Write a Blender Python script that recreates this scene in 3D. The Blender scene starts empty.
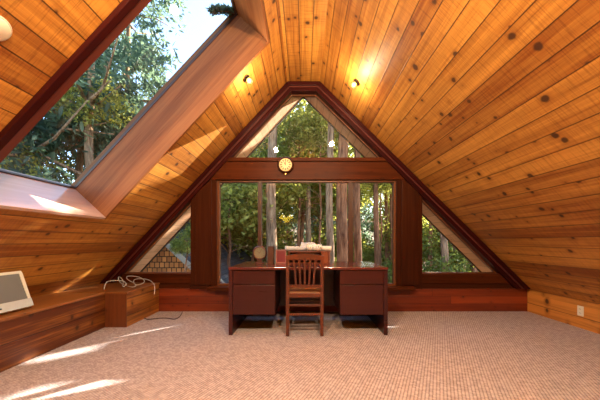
import bpy, math, random
import numpy as np
from mathutils import Vector, Matrix
random.seed(7)
R = np.random.default_rng(11)
S = bpy.context.scene
COL = S.collection
PI = math.pi

# ------------------------------------------------------------------ camera
F, CX, CY, H = 267.0, 304.0, 241.0, 1.04
cam_d = bpy.data.cameras.new('camera')
cam = bpy.data.objects.new('camera', cam_d)
COL.objects.link(cam)
cam.location = (0, 0, H)
cam.rotation_euler = (PI / 2, 0, 0)
cam_d.sensor_width = 36.0
cam_d.lens = 36.0 * F / 600.0
cam_d.shift_x = (300 - CX) / 600.0
cam_d.shift_y = (CY - 200) / 600.0
cam_d.clip_start = 0.02
cam_d.clip_end = 200
S.camera = cam


def at(px, py, y):
    """world point at distance y that lies on photo pixel (px, py)"""
    return Vector(((px - CX) / F * y, y, H + (CY - py) / F * y))


# ------------------------------------------------------------------ mesh helper
class MB:
    def __init__(self):
        self.v, self.f, self.uv = [], [], []

    def face(self, pts, along=None, across=None, off=(0, 0)):
        n = len(self.v)
        pts = [Vector(p) for p in pts]
        self.v += pts
        self.f.append(list(range(n, n + len(pts))))
        if along is None:
            nrm = (pts[1] - pts[0]).cross(pts[2] - pts[0])
            if nrm.length < 1e-12:
                nrm = Vector((0, 0, 1))
            nrm.normalize()
            along = max(((pts[i] - pts[i - 1]) for i in range(len(pts))), key=lambda e: e.length).normalized()
            across = nrm.cross(along)
        self.uv.append([(p.dot(along) + off[0], p.dot(across) + off[1]) for p in pts])

    def hexa(self, c, along=None, off=None):
        """c: 8 corners, bottom ring 0-3 then top ring 4-7"""
        off = off or (random.uniform(0, 40), random.uniform(0, 40))
        c = [Vector(p) for p in c]
        if along is None:
            e = [c[1] - c[0], c[3] - c[0], c[4] - c[0]]
            along = max(e, key=lambda q: q.length).normalized()
        for q in ((0, 3, 2, 1), (4, 5, 6, 7), (0, 1, 5, 4), (1, 2, 6, 5), (2, 3, 7, 6), (3, 0, 4, 7)):
            p = [c[i] for i in q]
            nrm = (p[1] - p[0]).cross(p[2] - p[0])
            if nrm.length < 1e-12:
                nrm = Vector((0, 0, 1))
            nrm.normalize()
            a = along
            if abs(nrm.dot(a)) > 0.9:
                a = (p[1] - p[0]).normalized()
            self.face(p, a, nrm.cross(a).normalized(), off)

    def box(self, x0, x1, y0, y1, z0, z1, off=None, along=None):
        self.hexa([(x0, y0, z0), (x1, y0, z0), (x1, y1, z0), (x0, y1, z0),
                   (x0, y0, z1), (x1, y0, z1), (x1, y1, z1), (x0, y1, z1)], along, off)

    def bar(self, a, b, w, t, up=(0, 0, 1)):
        """square bar from a to b, w across, t along up"""
        a, b, up = Vector(a), Vector(b), Vector(up)
        d = (b - a).normalized()
        s = d.cross(up).normalized()
        u = s.cross(d).normalized()
        s *= w / 2
        u *= t / 2
        self.hexa([a - s - u, a + s - u, a + s + u, a - s + u, b - s - u, b + s - u, b + s + u, b - s + u], d)

    def prism(self, poly, y0, y1, along=None):
        """xz polygon (counter-clockwise seen from -y) between y0 and y1"""
        off = (random.uniform(0, 40), random.uniform(0, 40))
        a = [Vector((x, y0, z)) for x, z in poly]
        b = [Vector((x, y1, z)) for x, z in poly]
        if along is None:
            along = max((a[i] - a[i - 1] for i in range(len(a))), key=lambda e: e.length).normalized()
        along = Vector(along)
        ac = Vector((0, -1, 0)).cross(along)
        self.face(a, along, ac, off)
        self.face(b[::-1], along, ac, off)
        for i in range(len(a)):
            j = (i + 1) % len(a)
            d = (a[j] - a[i]).normalized()
            if abs(d.dot(along)) > 0.3:
                self.face([a[i], b[i], b[j], a[j]], along, Vector((0, 1, 0)), off)
            else:
                self.face([a[i], b[i], b[j], a[j]], Vector((0, 1, 0)), d, off)

    def lathe(self, prof, n=32, origin=(0, 0, 0), axis='Z', sc=(1, 1)):
        """prof: (radius, height) list; axis Z up, Y, or X"""
        o = Vector(origin)

        def P(r, h, k):
            a = 2 * PI * k / n
            c, s = r * math.cos(a) * sc[0], r * math.sin(a) * sc[1]
            return o + Vector({'Z': (c, s, h), 'Y': (c, -h, s), 'X': (h, c, s)}[axis])
        for (r0, h0), (r1, h1) in zip(prof, prof[1:]):
            for k in range(n):
                q = [P(r0, h0, k), P(r0, h0, k + 1), P(r1, h1, k + 1), P(r1, h1, k)]
                if r0 < 1e-6:
                    q = [q[0], q[2], q[3]]
                elif r1 < 1e-6:
                    q = q[:3]
                self.face(q)

    def tube(self, pts, r, n=8, caps=True):
        pts = [Vector(p) for p in pts]
        rs = r if isinstance(r, (list, tuple)) else [r] * len(pts)
        rings = []
        ref = Vector((0.31, 0.52, 0.79)).normalized()
        L = 0
        for i, p in enumerate(pts):
            d = (pts[min(i + 1, len(pts) - 1)] - pts[max(i - 1, 0)]).normalized()
            s = d.cross(ref)
            if s.length < 1e-3:
                s = d.cross(Vector((1, 0, 0)))
            s.normalize()
            u = s.cross(d)
            if i:
                L += (p - pts[i - 1]).length
            rings.append(([p + (s * math.cos(2 * PI * k / n) + u * math.sin(2 * PI * k / n)) * rs[i] for k in range(n)], L, rs[i]))
        for (a, la, ra), (b, lb, rb) in zip(rings, rings[1:]):
            for k in range(n):
                j = (k + 1) % n
                i0 = len(self.v)
                self.v += [a[k], a[j], b[j], b[k]]
                self.f.append([i0, i0 + 1, i0 + 2, i0 + 3])
                w0, w1 = 2 * PI * ra * k / n, 2 * PI * ra * (k + 1) / n
                self.uv.append([(la, w0), (la, w1), (lb, w1), (lb, w0)])
        if caps:
            self.face(rings[0][0][::-1])
            self.face(rings[-1][0])

    def build(self, name, mat, parent=None, bevel=0.0, smooth=False, seg=2):
        org = Vector((0, 0, 0))
        if parent is not None:
            q = parent
            while q is not None:
                org = org + Vector(q.location)
                q = q.parent
        me = bpy.data.meshes.new(name)
        me.from_pydata([tuple(p - org) for p in self.v], [], self.f)
        uvl = me.uv_layers.new(name='UVMap')
        flat = [c for f in self.uv for uvp in f for c in uvp]
        uvl.data.foreach_set('uv', flat)
        me.materials.append(mat)
        o = bpy.data.objects.new(name, me)
        COL.objects.link(o)
        if parent is not None:
            o.parent = parent
        import bmesh
        bm = bmesh.new()
        bm.from_mesh(me)
        bmesh.ops.remove_doubles(bm, verts=bm.verts, dist=1e-5)
        bm.to_mesh(me)
        bm.free()
        if smooth:
            me.polygons.foreach_set('use_smooth', [True] * len(me.polygons))
            if smooth == 'auto':
                me.set_sharp_from_angle(angle=0.7)
        if bevel:
            m = o.modifiers.new('bevel', 'BEVEL')
            m.width = bevel
            m.segments = seg
            m.limit_method = 'ANGLE'
            m.harden_normals = False
        return o


def tag(o, label, cat, group=None, kind=None):
    o['label'] = label
    o['category'] = cat
    if group:
        o['group'] = group
    if kind:
        o['kind'] = kind
    return o


def thing(name, label, cat, loc=(0, 0, 0), group=None):
    o = bpy.data.objects.new(name, None)
    o.empty_display_size = 0.1
    COL.objects.link(o)
    o.location = loc
    return tag(o, label, cat, group)


def structure(o):
    o['kind'] = 'structure'
    return o


def copy_tree(o, parent=None):
    c = o.copy()
    COL.objects.link(c)
    c.parent = parent
    for ch in list(o.children):
        copy_tree(ch, c)
    return c


# ------------------------------------------------------------------ materials
class NT:
    """small node builder"""
    def __init__(self, name):
        self.m = bpy.data.materials.new(name)
        self.m.use_nodes = True
        self.t = self.m.node_tree
        self.t.nodes.clear()
        self.out = self.n('ShaderNodeOutputMaterial')

    def n(self, kind, **kw):
        x = self.t.nodes.new(kind)
        for k, v in kw.items():
            setattr(x, k, v)
        return x

    def put(self, sock, val):
        if isinstance(val, bpy.types.NodeSocket):
            self.t.links.new(val, sock)
        elif isinstance(val, (tuple, list)) and len(val) == 3 and sock.type == 'RGBA':
            sock.default_value = (*val, 1)
        else:
            sock.default_value = val

    def math(self, op, a, b=0.0, c=0.0):
        x = self.n('ShaderNodeMath', operation=op)
        for i, q in enumerate((a, b, c)):
            self.put(x.inputs[i], q)
        return x.outputs[0]

    def mix(self, f, a, b, mode='MIX'):
        x = self.n('ShaderNodeMix', data_type='RGBA', blend_type=mode)
        self.put(x.inputs[0], f)
        self.put(x.inputs[6], a)
        self.put(x.inputs[7], b)
        return x.outputs[2]

    def ramp(self, f, stops):
        x = self.n('ShaderNodeValToRGB')
        e = x.color_ramp.elements
        while len(e) < len(stops):
            e.new(0.5)
        for k, (p, c) in zip(e, stops):
            k.position = p
            k.color = (*c, 1) if len(c) == 3 else c
        self.put(x.inputs[0], f)
        return x.outputs[0]

    def step(self, x, a, b):
        q = self.n('ShaderNodeMapRange', interpolation_type='SMOOTHSTEP')
        self.put(q.inputs[0], x)
        q.inputs[1].default_value = a
        q.inputs[2].default_value = b
        return q.outputs[0]

    def xyz(self, x, y, z=0.0):
        q = self.n('ShaderNodeCombineXYZ')
        for i, s in enumerate((x, y, z)):
            self.put(q.inputs[i], s)
        return q.outputs[0]

    def noise(self, vec, scale, detail=3.0, rough=0.5, dist=0.0):
        q = self.n('ShaderNodeTexNoise')
        self.put(q.inputs['Vector'], vec)
        q.inputs['Scale'].default_value = scale
        q.inputs['Detail'].default_value = detail
        q.inputs['Roughness'].default_value = rough
        q.inputs['Distortion'].default_value = dist
        return q.outputs[0]

    def white(self, vec):
        q = self.n('ShaderNodeTexWhiteNoise', noise_dimensions='3D')
        self.put(q.inputs['Vector'], vec)
        return q.outputs[0]

    def principled(self, color, rough=0.5, bump=None, bstr=0.3, bdist=0.01, spec=0.5, metal=0.0, coat=0.0):
        p = self.n('ShaderNodeBsdfPrincipled')
        self.put(p.inputs['Base Color'], color)
        self.put(p.inputs['Roughness'], rough)
        p.inputs['Metallic'].default_value = metal
        p.inputs['Specular IOR Level'].default_value = spec
        p.inputs['Coat Weight'].default_value = coat
        p.inputs['Coat Roughness'].default_value = 0.15
        if bump is not None:
            b = self.n('ShaderNodeBump')
            b.inputs['Strength'].default_value = bstr
            b.inputs['Distance'].default_value = bdist
            self.put(b.inputs['Height'], bump)
            self.t.links.new(b.outputs[0], p.inputs['Normal'])
        self.t.links.new(p.outputs[0], self.out.inputs[0])
        return self.m


def wood(name, light, dark, width=0.0, length=2.6, knots=0.0, rough=0.5, vary=0.35, saw=0.0, spec=0.4, grain=1.0,
         knotcol=(0.05, 0.018, 0.008), coat=0.0, gw=0.0035, streak=(0.3, 0.75)):
    b = NT(name)
    tc = b.n('ShaderNodeTexCoord')
    sp = b.n('ShaderNodeSeparateXYZ')
    b.t.links.new(tc.outputs['UV'], sp.inputs[0])
    u, v = sp.outputs[0], sp.outputs[1]
    if width:
        q = b.math('DIVIDE', v, width)
        idx = b.math('FLOOR', q)
        fr = b.math('SUBTRACT', q, idx)
        r1 = b.white(b.xyz(idx, 3.7, 1.3))
        uu = b.math('ADD', u, b.math('MULTIPLY', r1, 17.3))
        sq = b.math('DIVIDE', uu, length)
        seg = b.math('FLOOR', sq)
        sf = b.math('SUBTRACT', sq, seg)
        r2 = b.white(b.xyz(idx, seg, 5.1))
        ed = b.math('MULTIPLY', b.math('MINIMUM', fr, b.math('SUBTRACT', 1.0, fr)), width)
        es = b.math('MULTIPLY', b.math('MINIMUM', sf, b.math('SUBTRACT', 1.0, sf)), length)
        e = b.math('MINIMUM', ed, es)
        gap = b.math('SUBTRACT', 1.0, b.step(e, gw * 0.35, gw))
    else:
        uu, gap = u, None
        r2 = b.white(b.xyz(b.math('FLOOR', b.math('MULTIPLY', v, 0.2)), 1.0, 2.0))
    zo = b.math('MULTIPLY', r2, 40.0)
    # long grain
    g1 = b.noise(b.xyz(b.math('MULTIPLY', uu, 0.9 * grain), b.math('MULTIPLY', v, 22.0 * grain), zo), 1.0, 4.0, 0.6, 0.6)
    g2 = b.noise(b.xyz(b.math('MULTIPLY', uu, 3.0 * grain), b.math('MULTIPLY', v, 130.0 * grain), zo), 1.0, 2.0, 0.5, 0.2)
    g3 = b.noise(b.xyz(b.math('MULTIPLY', uu, 0.5), b.math('MULTIPLY', v, 5.0), zo), 1.0, 2.0, 0.5, 0.3)
    g = b.math('ADD', b.math('MULTIPLY', g1, 0.5), b.math('ADD', b.math('MULTIPLY', g2, 0.2), b.math('MULTIPLY', g3, 0.3)))
    g = b.math('ADD', g, b.math('MULTIPLY', b.math('SUBTRACT', r2, 0.5), vary))
    col = b.ramp(g, [(streak[0], dark), (streak[1], light)])
    hgt = b.math('MULTIPLY', g2, 0.25)
    if saw:
        s1 = b.noise(b.xyz(b.math('MULTIPLY', uu, 150.0), b.math('MULTIPLY', v, 5.0), zo), 1.0, 1.0, 0.5)
        col = b.mix(b.math('MULTIPLY', b.step(s1, 0.48, 0.7), saw), col, dark, 'MULTIPLY')
        hgt = b.math('ADD', hgt, b.math('MULTIPLY', s1, 0.3))
    if knots:
        vo = b.n('ShaderNodeTexVoronoi', voronoi_dimensions='2D', feature='F1')
        wob = b.noise(b.xyz(uu, v, 0.0), 18.0, 2.0)
        wv = b.math('MULTIPLY', b.math('SUBTRACT', wob, 0.5), 0.10)
        if width:
            vv = b.math('ADD', b.math('MULTIPLY', b.math('SUBTRACT', fr, 0.5), 0.62), b.math('MULTIPLY', idx, 3.0))
        else:
            vv = b.math('MULTIPLY', v, 6.0)
        b.put(vo.inputs['Vector'], b.xyz(b.math('ADD', b.math('MULTIPLY', uu, 4.2), wv), b.math('ADD', vv, wv), 0.0))
        vo.inputs['Scale'].default_value = 1.0
        cs = b.n('ShaderNodeSeparateXYZ')
        b.t.links.new(vo.outputs['Color'], cs.inputs[0])
        size = b.math('MULTIPLY', b.math('SUBTRACT', cs.outputs[0], 1.0 - knots), 0.115)
        dd = b.math('SUBTRACT', vo.outputs['Distance'], size)
        kn = b.math('SUBTRACT', 1.0, b.step(dd, -0.02, 0.05))
        halo = b.math('MULTIPLY', b.math('SUBTRACT', 1.0, b.step(dd, 0.0, 0.22)), 0.45)
        col = b.mix(halo, col, dark)
        col = b.mix(b.math('MULTIPLY', kn, 0.9), col, knotcol)
    if gap is not None:
        col = b.mix(b.math('MULTIPLY', gap, 0.85), col, tuple(c * 0.15 for c in dark))
        hgt = b.math('SUBTRACT', hgt, b.math('MULTIPLY', gap, 2.0))
    rg = b.math('ADD', rough - 0.08, b.math('MULTIPLY', g1, 0.16))
    return b.principled(col, rg, hgt, 0.35, 0.004, spec, coat=coat)


def plain(name, color, rough=0.5, metal=0.0, spec=0.5, var=0.12, scale=30.0, bump=0.0, coat=0.0):
    b = NT(name)
    tc = b.n('ShaderNodeTexCoord')
    nz = b.noise(tc.outputs['Object'], scale, 3.0)
    col = b.mix(nz, tuple(c * (1 - var) for c in color), tuple(min(1, c * (1 + var)) for c in color))
    return b.principled(col, rough, nz if bump else None, bump, 0.004, spec, metal, coat)


def emitter(name, color, strength):
    b = NT(name)
    e = b.n('ShaderNodeEmission')
    e.inputs[0].default_value = (*color, 1)
    e.inputs[1].default_value = strength
    b.t.links.new(e.outputs[0], b.out.inputs[0])
    return b.m


M = {}
M['ceil'] = wood('cedar_ceiling', (0.64, 0.29, 0.05), (0.24, 0.068, 0.009), width=0.15, length=40.0, knots=0.85, rough=0.5, saw=0.35, vary=0.2, gw=0.0055, streak=(0.36, 0.66))
M['bench'] = wood('cedar_panel', (0.62, 0.25, 0.045), (0.10, 0.025, 0.006), width=0.21, length=3.7, knots=0.8, rough=0.45, vary=0.3, gw=0.005, streak=(0.36, 0.68))
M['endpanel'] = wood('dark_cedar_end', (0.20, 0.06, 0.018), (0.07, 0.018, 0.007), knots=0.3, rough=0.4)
M['ledge'] = wood('cedar_ledge', (0.36, 0.14, 0.04), (0.16, 0.05, 0.013), knots=0.3, rough=0.4)
M['redplank'] = wood('red_cedar_planks', (0.30, 0.058, 0.016), (0.12, 0.018, 0.006), width=0.112, knots=0.4, rough=0.4, vary=0.25, length=3.2)
M['beam'] = wood('stained_beam', (0.115, 0.027, 0.007), (0.025, 0.006, 0.0025), knots=0.3, rough=0.36, spec=0.06, vary=0.2)
M['post'] = wood('stained_post', (0.075, 0.02, 0.007), (0.024, 0.006, 0.003), rough=0.36, spec=0.06, vary=0.2)
M['rake'] = wood('maroon_trim', (0.05, 0.007, 0.006), (0.02, 0.003, 0.003), rough=0.3, spec=0.12, vary=0.2)
M['rakelight'] = wood('maroon_trim_edge', (0.16, 0.04, 0.028), (0.08, 0.018, 0.013), rough=0.35, vary=0.2)
M['frame'] = wood('window_frame_wood', (0.20, 0.07, 0.024), (0.09, 0.025, 0.009), rough=0.4, vary=0.2)
M['mullion'] = wood('mullion_wood', (0.10, 0.04, 0.02), (0.045, 0.016, 0.009), rough=0.4)
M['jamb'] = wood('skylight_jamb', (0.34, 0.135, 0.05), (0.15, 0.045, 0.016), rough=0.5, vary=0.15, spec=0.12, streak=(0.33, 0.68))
M['sillglare'] = wood('skylight_sill_glare', (0.62, 0.42, 0.34), (0.50, 0.30, 0.23), rough=0.2, vary=0.1, spec=0.8, coat=0.6)  # pale tone has the sky's glare on the sill painted in
M['soffit'] = wood('soffit_boards', (0.80, 0.50, 0.32), (0.55, 0.29, 0.17), width=0.14, knots=0.3, rough=0.6, vary=0.2)
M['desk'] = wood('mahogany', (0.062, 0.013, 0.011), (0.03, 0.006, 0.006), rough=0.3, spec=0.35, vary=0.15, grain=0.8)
M['desktop'] = wood('mahogany_top_sheen', (0.15, 0.035, 0.026), (0.08, 0.016, 0.013), rough=0.16, spec=0.6, vary=0.1, grain=0.8)  # lighter than the desk wood: reflected light put into the top's colour
M['chair'] = wood('cherry_chair', (0.15, 0.04, 0.016), (0.06, 0.014, 0.007), rough=0.3, spec=0.5, vary=0.2)
M['organizer'] = wood('organizer_wood', (0.30, 0.085, 0.035), (0.14, 0.035, 0.016), rough=0.4)
M['cushion'] = plain('tan_cushion', (0.34, 0.15, 0.06), 0.7, bump=0.2, scale=120)
M['white'] = plain('off_white_plastic', (0.72, 0.64, 0.52), 0.4, var=0.03)
M['outlet'] = plain('ivory_plastic', (0.80, 0.72, 0.56), 0.35, var=0.03)
M['dark'] = plain('dark_plastic', (0.02, 0.018, 0.016), 0.4)
M['bezel'] = plain('silver_white_plastic', (0.66, 0.66, 0.58), 0.35, var=0.03)
M['bezel2'] = plain('silver_plastic', (0.50, 0.50, 0.46), 0.3, metal=0.3, var=0.04)
M['screen'] = plain('grey_screen', (0.17, 0.175, 0.18), 0.13, spec=0.8, var=0.1, scale=4)
M['paper'] = plain('white_paper', (0.80, 0.78, 0.75), 0.6, var=0.05, scale=14)
b = NT('spotted_paper')
tc = b.n('ShaderNodeTexCoord')
vo = b.n('ShaderNodeTexVoronoi')
b.t.links.new(tc.outputs['Object'], vo.inputs['Vector'])
vo.inputs['Scale'].default_value = 38.0
col = b.mix(b.step(vo.outputs['Distance'], 0.24, 0.34), (0.05, 0.05, 0.05), (0.78, 0.76, 0.72))
M['spotpaper'] = b.principled(col, 0.6)
M['cloth'] = plain('grey_blue_paper', (0.50, 0.54, 0.58), 0.7, var=0.25, scale=22, bump=0.3)
M['maroon'] = plain('maroon_cover', (0.19, 0.025, 0.035), 0.5, var=0.15)
M['pinkedge'] = plain('pink_edge', (0.32, 0.13, 0.12), 0.5, var=0.05)
M['brownbook'] = plain('brown_leather', (0.075, 0.025, 0.013), 0.45, var=0.25)
M['cord'] = plain('grey_cord', (0.52, 0.53, 0.55), 0.4, var=0.05)
M['blackcord'] = plain('dark_cord', (0.06, 0.025, 0.03), 0.5, var=0.05)
M['brass'] = plain('brass', (0.55, 0.33, 0.10), 0.3, metal=0.8)
M['bronze'] = plain('bronze', (0.06, 0.032, 0.02), 0.35, metal=0.5)
M['dial'] = plain('cream_dial', (0.86, 0.62, 0.30), 0.35, var=0.06)
M['dial2'] = plain('grey_green_dial', (0.21, 0.21, 0.15), 0.15, var=0.1, spec=0.7)
M['numeral'] = plain('numeral_brown', (0.10, 0.035, 0.012), 0.5)
M['bulb'] = emitter('lamp_glow', (1.0, 0.66, 0.12), 8.0)
M['shadeglow'] = emitter('amber_shade_glow', (1.0, 0.66, 0.05), 16.0)

# glass: thin clear pane
b = NT('window_glass')
tr = b.n('ShaderNodeBsdfTransparent')
tr.inputs[0].default_value = (0.97, 0.98, 0.97, 1)
gl = b.n('ShaderNodeBsdfGlossy')
gl.inputs['Roughness'].default_value = 0.0
fr = b.n('ShaderNodeFresnel')
fr.inputs[0].default_value = 1.5
mx = b.n('ShaderNodeMixShader')
b.t.links.new(fr.outputs[0], mx.inputs[0])
b.t.links.new(tr.outputs[0], mx.inputs[1])
b.t.links.new(gl.outputs[0], mx.inputs[2])
b.t.links.new(mx.outputs[0], b.out.inputs[0])
M['glass'] = b.m

# carpet: looped rows
b = NT('berber_carpet')
tc = b.n('ShaderNodeTexCoord')
mp = b.n('ShaderNodeMapping')
mp.inputs['Rotation'].default_value = (0, 0, math.radians(27))
b.t.links.new(tc.outputs['Object'], mp.inputs[0])
sp = b.n('ShaderNodeSeparateXYZ')
b.t.links.new(mp.outputs[0], sp.inputs[0])
px_ = b.math('DIVIDE', sp.outputs[0], 0.022)
row = b.math('FLOOR', px_)
py_ = b.math('ADD', b.math('DIVIDE', sp.outputs[1], 0.017), b.math('MULTIPLY', b.white(b.xyz(row, 0.0, 0.0)), 0.5))
sx = b.math('ABSOLUTE', b.math('SINE', b.math('MULTIPLY', px_, PI)))
sy = b.math('ABSOLUTE', b.math('SINE', b.math('MULTIPLY', py_, PI)))
cellr = b.white(b.xyz(row, b.math('FLOOR', py_), 2.0))
loop = b.math('POWER', b.math('MULTIPLY', sx, b.math('ADD', 0.5, b.math('MULTIPLY', sy, 0.5))), 0.55)
fz = b.noise(tc.outputs['Object'], 160.0, 2.0)
val = b.math('ADD', b.math('MULTIPLY', loop, 0.72), b.math('ADD', b.math('MULTIPLY', b.math('SUBTRACT', cellr, 0.5), 0.34), b.math('MULTIPLY', b.math('SUBTRACT', fz, 0.5), 0.3)))
col = b.ramp(val, [(0.05, (0.22, 0.175, 0.18)), (0.42, (0.42, 0.36, 0.372)), (0.85, (0.62, 0.555, 0.565))])
M['carpet'] = b.principled(col, 0.95, loop, 0.5, 0.008, 0.1)

# bark / leaves / shingles / ground


def bark(name, c1, c2):
    b = NT(name)
    tc = b.n('ShaderNodeTexCoord')
    mp = b.n('ShaderNodeMapping')
    mp.inputs['Scale'].default_value = (16, 16, 2.2)
    b.t.links.new(tc.outputs['Object'], mp.inputs[0])
    nz = b.noise(mp.outputs[0], 1.0, 4.0, 0.65, 0.4)
    col = b.ramp(nz, [(0.35, c1), (0.68, c2)])
    return b.principled(col, 0.9, nz, 0.9, 0.05, 0.1)


M['bark_red'] = bark('red_bark', (0.09, 0.035, 0.018), (0.40, 0.19, 0.10))
M['bark_grey'] = bark('grey_bark', (0.13, 0.075, 0.045), (0.52, 0.34, 0.21))


def leaf(name, c1, c2, c3, thru=(0.66, 0.6, 0.11)):
    b = NT(name)
    tc = b.n('ShaderNodeTexCoord')
    gm = b.n('ShaderNodeNewGeometry')
    nz = b.noise(tc.outputs['Object'], 2.2, 2.0)
    f = b.math('ADD', b.math('MULTIPLY', gm.outputs['Random Per Island'], 0.65), b.math('MULTIPLY', b.math('SUBTRACT', nz, 0.5), 1.2))
    col = b.ramp(f, [(0.0, c1), (0.45, c2), (0.95, c3)])
    d = b.n('ShaderNodeBsdfPrincipled')
    b.put(d.inputs['Base Color'], col)
    d.inputs['Roughness'].default_value = 0.5
    d.inputs['Specular IOR Level'].default_value = 0.35
    t = b.n('ShaderNodeBsdfTranslucent')
    b.put(t.inputs[0], b.mix(0.5, col, thru))
    m = b.n('ShaderNodeMixShader')
    m.inputs[0].default_value = 0.5
    b.t.links.new(d.outputs[0], m.inputs[1])
    b.t.links.new(t.outputs[0], m.inputs[2])
    b.t.links.new(m.outputs[0], b.out.inputs[0])
    return b.m


M['leaf_mid'] = leaf('green_leaves', (0.02, 0.05, 0.012), (0.10, 0.19, 0.04), (0.46, 0.52, 0.12))
M['leaf_yel'] = leaf('yellow_green_leaves', (0.06, 0.085, 0.02), (0.30, 0.33, 0.06), (0.78, 0.68, 0.20))
M['leaf_dark'] = leaf('conifer_needles', (0.015, 0.045, 0.035), (0.05, 0.11, 0.075), (0.20, 0.32, 0.18), (0.30, 0.42, 0.24))

b = NT('cedar_shingles')
tc = b.n('ShaderNodeTexCoord')
br = b.n('ShaderNodeTexBrick')
b.t.links.new(tc.outputs['UV'], br.inputs['Vector'])
br.inputs['Scale'].default_value = 1.0
br.inputs['Brick Width'].default_value = 0.13
br.inputs['Row Height'].default_value = 0.15
br.inputs['Mortar Size'].default_value = 0.012
br.inputs['Color1'].default_value = (0.62, 0.22, 0.06, 1)
br.inputs['Color2'].default_value = (0.36, 0.12, 0.035, 1)
br.inputs['Mortar'].default_value = (0.03, 0.015, 0.01, 1)
M['shingle'] = b.principled(br.outputs['Color'], 0.8, br.outputs['Fac'], -0.6, 0.02, 0.2)
b = NT('dark_roof_shingles')
tc = b.n('ShaderNodeTexCoord')
br = b.n('ShaderNodeTexBrick')
b.t.links.new(tc.outputs['UV'], br.inputs['Vector'])
br.inputs['Scale'].default_value = 1.0
br.inputs['Brick Width'].default_value = 0.3
br.inputs['Row Height'].default_value = 0.15
br.inputs['Mortar Size'].default_value = 0.01
br.inputs['Color1'].default_value = (0.085, 0.09, 0.10, 1)
br.inputs['Color2'].default_value = (0.04, 0.042, 0.05, 1)
br.inputs['Mortar'].default_value = (0.015, 0.015, 0.018, 1)
M['roof'] = b.principled(br.outputs['Color'], 0.8, None, spec=0.3)
M['fascia'] = plain('pale_fascia', (0.30, 0.25, 0.20), 0.7)
M['fasciadark'] = plain('dark_fascia', (0.035, 0.022, 0.018), 0.6)
b = NT('forest_floor')
tc = b.n('ShaderNodeTexCoord')
nz = b.noise(tc.outputs['Object'], 1.4, 6.0, 0.7)
col = b.ramp(nz, [(0.35, (0.07, 0.045, 0.025)), (0.55, (0.20, 0.13, 0.07)), (0.72, (0.15, 0.17, 0.05))])
M['ground'] = b.principled(col, 0.95, nz, 0.6, 0.05, 0.1)

# ------------------------------------------------------------------ room dimensions
YW = 3.944            # inner face of the back wall
YR = -2.6             # wall behind the camera
ZT = 3.349            # flat ridge strip
XL, XR = -0.24, 0.229
KL, KR = 1.075, 0.985  # slopes dz/dx of left and right


def xl(z):
    return XL - (ZT - z) / KL


def xr(z):
    return XR + (ZT - z) / KR


dl = Vector((-1, 0, -KL)).normalized()
nl = Vector((-KL, 0, 1)).normalized()      # outward
dr = Vector((1, 0, -KR)).normalized()
nr = Vector((KR, 0, 1)).normalized()
AL, AR = Vector((XL, 0, ZT)), Vector((XR, 0, ZT))
Y0, Y1 = 1.585, 2.87                        # skylight opening
T0, T1 = 0.226, 2.796
Y_ = Vector((0, 1, 0))


def PL(t, n, y):
    return AL + dl * t + nl * n + Y_ * y


def PR(t, n, y):
    return AR + dr * t + nr * n + Y_ * y


# ------------------------------------------------------------------ setting
f = MB()
f.box(-3.3, 3.7, YR - 0.05, 4.0, -0.12, 0.0)
floor = structure(f.build('floor', M['carpet']))

c = MB()
TE = 4.15
TL = (ZT - 0.25) / KL / (-dl.x)
TR = (ZT - 0.25) / KR / dr.x


def slab(P, d, t0, t1, y0, y1, th=0.06):
    cs = [P(t0, 0, y0), P(t1, 0, y0), P(t1, 0, y1), P(t0, 0, y1)]
    co = [P(t0, th, y0), P(t1, th, y0), P(t1, th, y1), P(t0, th, y1)]
    for q in (cs, co[::-1], [cs[0], co[0], co[1], cs[1]], [cs[1], co[1], co[2], cs[2]], [cs[2], co[2], co[3], cs[3]], [cs[3], co[3], co[0], cs[0]]):
        c.face(q, Y_, d, (0, 0))


slab(PL, dl, 0, TL, YR, Y0)
slab(PL, dl, 0, TL, Y1, TE)
slab(PL, dl, 0, T0, Y0, Y1)
slab(PL, dl, T1, TL, Y0, Y1)
slab(PR, dr, 0, TR, YR, TE)
cs = [(XL, YR, ZT), (XR, YR, ZT), (XR, TE, ZT), (XL, TE, ZT)]
c.face(cs, Y_, Vector((1, 0, 0)), (0, 0.053))
c.face([Vector(p) + Vector((0, 0, 0.06)) for p in cs][::-1], Y_, Vector((1, 0, 0)), (0, 0.05))
ceiling = structure(c.build('ceiling', M['ceil']))

# left knee wall: vertical panel with a ledge on top
w = MB()
for p in ([(-2.40, YR, 0), (-2.40, YW, 0), (-2.40, YW, 0.402), (-2.40, YR, 0.402)],):
    w.face(p, Y_, Vector((0, 0, 1)), (0, 0.0))
w.face([(-2.44, YW, 0), (-2.44, YR, 0), (-2.44, YR, 0.402), (-2.44, YW, 0.402)], Y_, Vector((0, 0, 1)))
w.face([(-2.40, YR, 0.402), (-2.40, YW, 0.402), (-2.44, YW, 0.402), (-2.44, YR, 0.402)], Y_, Vector((1, 0, 0)))
structure(w.build('wall_left', M['bench']))
w = MB()
w.box(-3.02, -2.385, YR, 3.2, 0.402, 0.425)
structure(w.build('trim_1', M['ledge'], bevel=0.004))
# right knee wall
w = MB()
w.face([(3.3, YW, 0), (3.3, YR, 0), (3.3, YR, 0.34), (3.3, YW, 0.34)], Y_, Vector((0, 0, 1)), (3, 0.08))
w.face([(3.34, YR, 0), (3.34, YW, 0), (3.34, YW, 0.34), (3.34, YR, 0.34)], Y_, Vector((0, 0, 1)), (3, 0.08))
w.face([(3.3, YR, 0.34), (3.34, YR, 0.34), (3.34, YW, 0.34), (3.3, YW, 0.34)], Y_, Vector((1, 0, 0)))
structure(w.build('wall_right', M['bench']))
# wall behind the camera
w = MB()
w.prism([(-3.3, 0), (3.6, 0), (3.6, 0.3), (XR + 0.05, ZT + 0.05), (XL - 0.05, ZT + 0.05), (-3.3, 0.3)], YR - 0.06, YR, along=(1, 0, 0))
structure(w.build('wall_front', M['bench']))
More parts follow.
